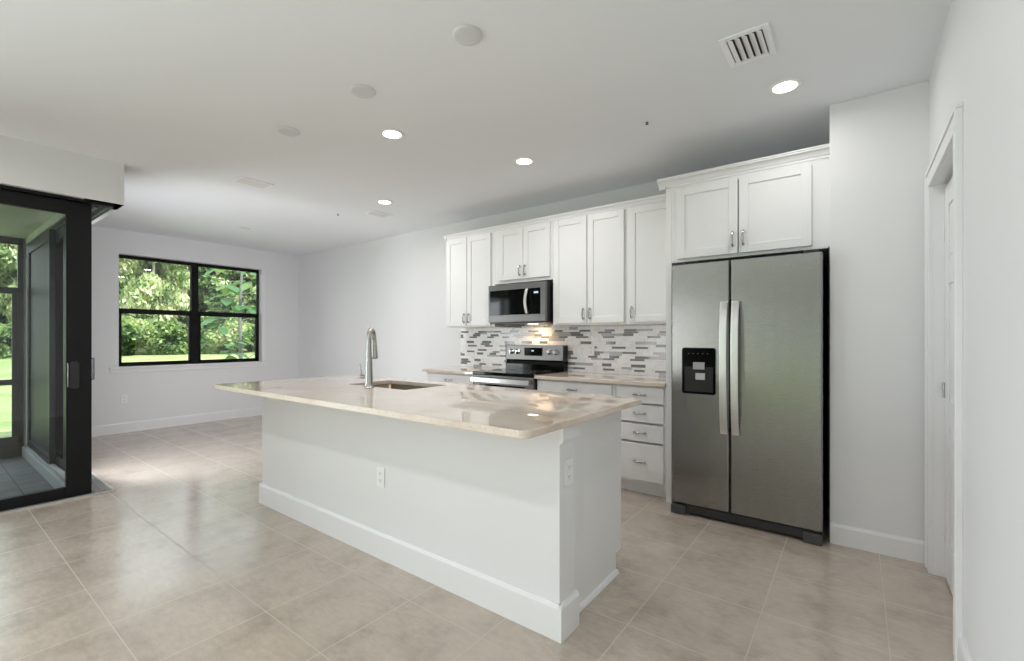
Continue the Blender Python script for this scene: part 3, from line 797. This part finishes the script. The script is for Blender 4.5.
def blank(label, loc):
    t = thing('ceiling_cover_plate', label, 'ceiling plate', loc, 'blank pendant cover plates in a row over the island')
    MB().lathe([(0, -.012), (.052, -.012), (.066, -.010), (.072, -.004), (.072, 0)], (0, 0, 0), 'z', 40).build('plate', FIXTURE, t)
    return t
b1 = blank('round blank ceiling plate nearest the camera', (-1.474, 1.606, HC))
dup(b1, (-2.296, 1.604, HC), 'round blank ceiling plate, middle of the row over the island')
dup(b1, (-3.15, 1.604, HC), 'round blank ceiling plate farthest from the camera')

def vent(label, loc, w, d, louvers, axis, cover=.40, flip=1):
    t = thing('ceiling_vent', label, 'vent', loc, 'white ceiling air vents')
    b = .03
    MB().box(-w / 2, -w / 2 + b, -d / 2, d / 2, -.008, 0).box(w / 2 - b, w / 2, -d / 2, d / 2, -.008, 0).box(-w / 2 + b, w / 2 - b, -d / 2, -d / 2 + b, -.008, 0).box(-w / 2 + b, w / 2 - b, d / 2 - b, d / 2, -.008, 0).build('vent_frame', FIXBRIGHT, t, bevel=.003)
    MB().box(-w / 2 + b - .002, w / 2 - b + .002, -d / 2 + b - .002, d / 2 - b + .002, -.0012, -.0004).build('duct_opening', DARKSLOT, t)
    span = w - 2 * b
    for i in range(louvers):
        c = -span / 2 + (i + .5) * span / louvers; hw_ = span / louvers * cover; za, zb = (-.003, -.014) if flip > 0 else (-.014, -.003)
        MB().add([(c - hw_, -d / 2 + b, za), (c + hw_, -d / 2 + b, zb), (c + hw_, d / 2 - b, zb), (c - hw_, d / 2 - b, za),
                  (c - hw_, -d / 2 + b, za + .0015), (c + hw_, -d / 2 + b, zb + .0015), (c + hw_, d / 2 - b, zb + .0015), (c - hw_, d / 2 - b, za + .0015)],
                 [(0, 1, 2, 3), (7, 6, 5, 4), (0, 4, 5, 1), (1, 5, 6, 2), (2, 6, 7, 3), (3, 7, 4, 0)]).build('louver', TRIM, t)
    return t
vent('square louvered ceiling vent near the refrigerator', (-.427, 2.498, HC), .215, .275, 5, 'y')
vent('rectangular ceiling vent between door header and island', (-4.46, 1.935, HC), .20, .30, 4, 'y', .34, -1)
vent('small ceiling vent farthest back near the kitchen wall', (-4.42, 3.30, HC), .17, .27, 4, 'y', .34, -1)

def sprinkler(label, loc):
    t = thing('fire_sprinkler', label, 'sprinkler', loc, 'ceiling fire sprinklers')
    MB().lathe([(0, -.001), (.03, -.002), (.034, 0)], (0, 0, 0), 'z', 24).build('escutcheon', PLATE, t)
    MB().lathe([(0, -.016), (.010, -.016), (.010, -.013), (.004, -.012), (.005, -.006), (.009, -.004), (.009, 0)], (0, 0, 0), 'z', 16).build('sprinkler_head', mat('sprinkler_brass', (.16, .155, .15), .5, .6), t)
    return t
s1 = sprinkler('ceiling sprinkler above the island end near the refrigerator', (-1.115, 2.974, HC))
dup(s1, (-4.803, 3.02, HC), 'distant ceiling sprinkler beside the small back vent')

# ------------------------------------------------------------------ garden
def leaf_mat(name, c, trans=.35):
    m = bpy.data.materials.new(name); m.use_nodes = True; nt = m.node_tree
    b = bsdf(m); b.inputs['Base Color'].default_value = (*c, 1); b.inputs['Roughness'].default_value = .5
    b.inputs['Specular IOR Level'].default_value = .3
    t = N(m, 'ShaderNodeBsdfTranslucent'); t.inputs['Color'].default_value = (min(c[0] * 1.5, 1), min(c[1] * 1.5, 1), c[2] * .8, 1)
    x = N(m, 'ShaderNodeMixShader'); x.inputs[0].default_value = trans
    L(m, b.outputs[0], x.inputs[1]); L(m, t.outputs[0], x.inputs[2]); L(m, x.outputs[0], nt.nodes['Material Output'].inputs['Surface'])
    return m


LEAF = {k: leaf_mat('leaf_' + k, c) for k, c in dict(dark=(.035, .075, .03), mid=(.12, .20, .075), light=(.26, .36, .15), pale=(.52, .56, .40), olive=(.34, .39, .22), big=(.05, .14, .05)).items()}
BARKS = paint('sapling_bark', (.13, .14, .14), .8, .6, 14)
BARK = paint('bark', (.42, .39, .34), .8, .6, 14)
BARKD = paint('bark_dark', (.10, .09, .075), .8, .6, 14)

def ground_mat():
    m = mat('lawn', (.2, .3, .06), .8, spec=.1)
    n = noise(m, coords(m), .6, 8, .7); n2 = noise(m, coords(m), 14, 4, .7)
    c = ramp(m, n.outputs['Fac'], [(.3, (.15, .22, .075)), (.5, (.24, .31, .13)), (.7, (.34, .40, .20))])
    c2 = ramp(m, n2.outputs['Fac'], [(.3, (.7, .7, .7)), (.7, (1.2, 1.2, 1.2))])
    L(m, mix(m, 1.0, c, c2, 'MULTIPLY'), bsdf(m).inputs['Base Color']); bump(m, n2.outputs['Fac'], .6, .03)
    return m
gm = MB(); gx = [-60, -40, -34, -28, -20, -14, -8.1]; gz = [.75, .45, .31, .18, -.02, -.15, -.22]
GV = []
for x, z in zip(gx, gz): GV += [(x, -40, z), (x, 45, z)]
gm.add(GV, [(2 * i, 2 * i + 1, 2 * i + 3, 2 * i + 2) for i in range(len(gx) - 1)])
gm.add([(-8.1, -40, -.22), (-8.1, 45, -.22), (12, 45, -.22), (12, -40, -.22)], [(0, 1, 2, 3)])
lawn = gm.build('lawn', ground_mat()); lawn['kind'] = 'structure'; lawn['label'] = 'bright sunlit lawn outside the window'; lawn['category'] = 'lawn'
def gz_at(x): return float(np.interp(x, gx, gz))


def crown_mesh(name, rng, blobs, n, size, mats, weights, droop=0.0, asp=1.6, lower=0):
    """foliage: leaf quads scattered in the outer shell of the blobs; one mesh"""
    vol = np.array([b[3] * b[4] * b[5] for b in blobs]) ** .7; pick = rng.choice(len(blobs), n, p=vol / vol.sum())
    B = np.array(blobs)[pick]
    d = rng.normal(size=(n, 3)); d /= np.linalg.norm(d, axis=1)[:, None]
    r = rng.uniform(.35, 1.0, n) ** .5
    c = B[:, :3] + d * B[:, 3:6] * r[:, None]
    # leaf frame
    u = rng.normal(size=(n, 3)); u[:, 2] -= droop; u /= np.linalg.norm(u, axis=1)[:, None]
    w = np.cross(u, rng.normal(size=(n, 3)) + d * .8); w /= np.linalg.norm(w, axis=1)[:, None]
    s = size * rng.uniform(.6, 1.4, n)[:, None]
    a, b = u * s * asp / 2, w * s / 2
    bend = np.cross(u, w) * s * .18
    v = np.stack([c - a, c + b * 1.0 + bend, c + a, c - b * 1.0 + bend], 1).reshape(-1, 3)
    me = bpy.data.meshes.new(name); me.vertices.add(4 * n); me.vertices.foreach_set('co', v.ravel())
    me.loops.add(4 * n); me.loops.foreach_set('vertex_index', np.arange(4 * n))
    me.polygons.add(n); me.polygons.foreach_set('loop_start', np.arange(n) * 4)
    for m_ in mats: me.materials.append(LEAF[m_])
    # clumps share a colour
    ph = np.sin(c[:, 0] * 3.1 + c[:, 2] * 2.3) + np.sin(c[:, 1] * 2.7 - c[:, 2] * 1.9) + rng.normal(0, .8, n)
    q = (np.argsort(np.argsort(ph)) + .5) / n; cum = np.cumsum(weights) / np.sum(weights)
    me.polygons.foreach_set('material_index', np.searchsorted(cum, q).astype(np.int32).clip(0, len(mats) - 1))
    me.update(calc_edges=True); me.validate(); return me


rng = np.random.default_rng(11)
def blobset(n, rx, ry, z0, z1, r0, r1, flat=.7):
    out = []
    for _ in range(n):
        t = rng.uniform(0, 1); z = z0 + (z1 - z0) * t; sh = math.sqrt(max(.12, 1 - (2 * t - .85) ** 2 * .8)); a = rng.uniform(0, 2 * PI); q = rng.uniform(.2, 1) ** .5 * sh
        r = rng.uniform(r0, r1); out.append((rx * q * math.cos(a), ry * q * math.sin(a), z, r, r, r * flat))
    return out


def plant(name, label, cat, crown, trunk_mb, bark, group, loc, s=1.0, rz=0.0):
    t = thing(name, label, cat, loc, group, rz); t.scale = (s, s, s)
    f = bpy.data.objects.new('foliage', crown); COL.objects.link(f); f.parent = t
    if trunk_mb: trunk_mb.build('trunk', bark, t)
    return t


def dup_plant(root, loc, label, s, rz):
    r = dup(root, loc, label, rz); r.scale = (s, s, s); return r


TG = 'trees beyond the lawn'
c_oak = crown_mesh('oak_crown', rng, blobset(46, 2.6, 2.6, 2.6, 9.5, .7, 1.3), 26000, .20, ['dark', 'mid', 'light', 'pale'], (3, 4, 3, 2))
c_pale = crown_mesh('pale_crown', rng, blobset(44, 2.3, 2.3, 2.4, 9.0, .5, 1.1, 1.2), 26000, .19, ['mid', 'olive', 'light', 'pale'], (2, 3, 3, 4), droop=1.8, asp=2.4)
c_dark = crown_mesh('dark_crown', rng, blobset(50, 3.2, 3.2, .6, 11.0, .9, 1.6), 22000, .26, ['dark', 'mid', 'olive'], (6, 3, 1))
def trunk(h, r, lean=.0, n=5):
    mb = MB(); mb.tube([(lean * i / 6 * (i / 6), .1 * math.sin(i), h * i / 6) for i in range(7)], [r * (1 - .1 * i) for i in range(7)], 10)
    for k in range(n):
        a = 2 * PI * k / n + .4; z = h * (.35 + .11 * k)
        mb.tube([(lean * .3, 0, z), (math.cos(a) * .8, math.sin(a) * .8, z + 1.0), (math.cos(a) * 1.7, math.sin(a) * 1.7, z + 2.2)], [r * .45, r * .3, r * .12], 7)
    return mb
oak = plant('broadleaf_tree', 'bright leafy tree behind the mullion of the far window', 'tree', c_oak, trunk(7, .17), BARK, TG, (-37.0, 13.6, gz_at(-37)), .95, 1.0)
pale = plant('cypress_tree', 'pale drooping tree with a light trunk in the upper left window pane', 'tree', c_pale, trunk(8, .16, .5), BARK, TG, (-36.0, 9.6, gz_at(-36)), .85)
dark = plant('evergreen_tree', 'dark dense tree behind the left window panes', 'tree', c_dark, trunk(9, .22), BARKD, TG, (-46.0, 12.0, gz_at(-46)), 1.15)
for src, y, lab in ((pale, -5.0, 'pale feathery tree left of the lanai screen'), (oak, -.6, 'bushy green tree left behind the lanai screen door'),
                    (pale, 4.0, 'pale feathery tree behind the lanai transom'), (pale, 16.6, 'pale feathery tree behind the upper right window pane'), (oak, 20.8, 'bushy green tree beyond the right edge of the window')):
    y *= 1.1; x = -37 + .9 * math.sin(y); dup_plant(src, (x, y, gz_at(x)), lab, .88, y * .7)
for y, lab in ((-5, 'dark dense tree left beyond the lanai screen'), (3, 'dark dense tree behind the lanai screen door'), (19, 'dark dense tree behind the right window panes')):
    dup_plant(dark, (-46.0 + math.sin(y), y, gz_at(-46)), lab, 1.15, y * .9)
# shrubs at the lawn edge
c_bush = crown_mesh('bush_crown', rng, blobset(16, 1.1, 1.1, .35, 1.7, .45, .8, .8), 9000, .15, ['dark', 'mid', 'light', 'olive'], (2, 4, 4, 2))
bush = plant('shrub', 'rounded light green shrub in the lower left window pane', 'shrub', c_bush, None, None, 'shrubs along the lawn edge', (-33.2, 9.4, gz_at(-33.2)))
for i, (y, lab) in enumerate([(-1.0, 'left of the lanai screen door'), (1.8, 'low behind the screen door'), (4.2, 'low behind the lanai corner post'), (6.5, 'at the left edge of the far window'), (11.4, 'left of the window mullion'), (13.8, 'right of the window mullion'), (16.2, 'right half of the lower right pane'), (19.0, 'beyond the right window edge')]):
    dup_plant(bush, (-33.2 + .5 * math.sin(i * 2.2), y * 1.12 - .3, gz_at(-33.2) - .05), 'green shrub ' + lab, .85 + (i * 11 % 5) * .1, i * 1.1)
# young large leaved tree close to the window
def big_leaf(mb, p, d, ln, wd, rnd):
    d = Vector(d).normalized(); side = d.cross(Vector((0, 0, 1))).normalized(); up = side.cross(d)
    prof = [(0, 0), (.2, .55), (.45, 1.0), (.7, .85), (.88, .45), (1, 0)]
    vs = []
    for t, w in prof:
        c = Vector(p) + d * ln * t + Vector((0, 0, -.25 * ln * t * t))
        vs += [c - side * w * wd / 2 + up * .05 * w * wd, c, c + side * w * wd / 2 + up * .05 * w * wd]
    fs = []
    for i in range(len(prof) - 1): fs += [(3 * i, 3 * i + 1, 3 * i + 4, 3 * i + 3), (3 * i + 1, 3 * i + 2, 3 * i + 5, 3 * i + 4)]
    mb.add(vs, fs)
sp_ = thing('sapling', 'young large leaved sapling close behind the right window panes', 'tree', (-10.8, 4.40, gz_at(-10.8)))
random.seed(5)
st = MB(); st.tube([(0, 0, 0), (.02, .03, 1.0), (-.02, .02, 2.0), (.03, .05, 3.1), (0, .1, 3.6)], [.045, .04, .034, .024, .012], 8)
lf = MB()
for k in range(26):
    z = .55 + 2.9 * k / 25; a = k * 2.4; l = random.uniform(.35, .7)
    e_ = Vector((math.cos(a) * l, math.sin(a) * l, z + random.uniform(-.05, .3)))
    st.tube([(0, .03, z), (e_.x * .5, e_.y * .5, (z + e_.z) / 2 + .05), tuple(e_)], [.012, .008, .005], 5)
    for q in range(4):
        aa = a + random.uniform(-1.2, 1.2); lf.mat(random.choice((0, 0, 1)))
        big_leaf(lf, e_ * random.uniform(.8, 1.0) + Vector((0, 0, 0)), (math.cos(aa), math.sin(aa), random.uniform(-.5, .3)), random.uniform(.26, .42), random.uniform(.18, .27), random)
st.build('trunk', BARKS, sp_); lf.build('foliage', [LEAF['big'], LEAF['mid']], sp_)

# tall hedge behind the house, mirrored in the refrigerator doors
hm = crown_mesh('hedge_leaves', rng, [(x, -12 + rng.uniform(-.6, .6), rng.uniform(.3, 4.2), 1.1, 1.0, 1.0) for x in np.arange(-11, 5, .45)], 24000, .3, ['dark', 'olive', 'mid'], (4, 4, 2))
hedge = bpy.data.objects.new('garden_hedge', hm); COL.objects.link(hedge); tag(hedge, 'leafy green hedge in the garden behind the photographer', 'hedge', kind='stuff')
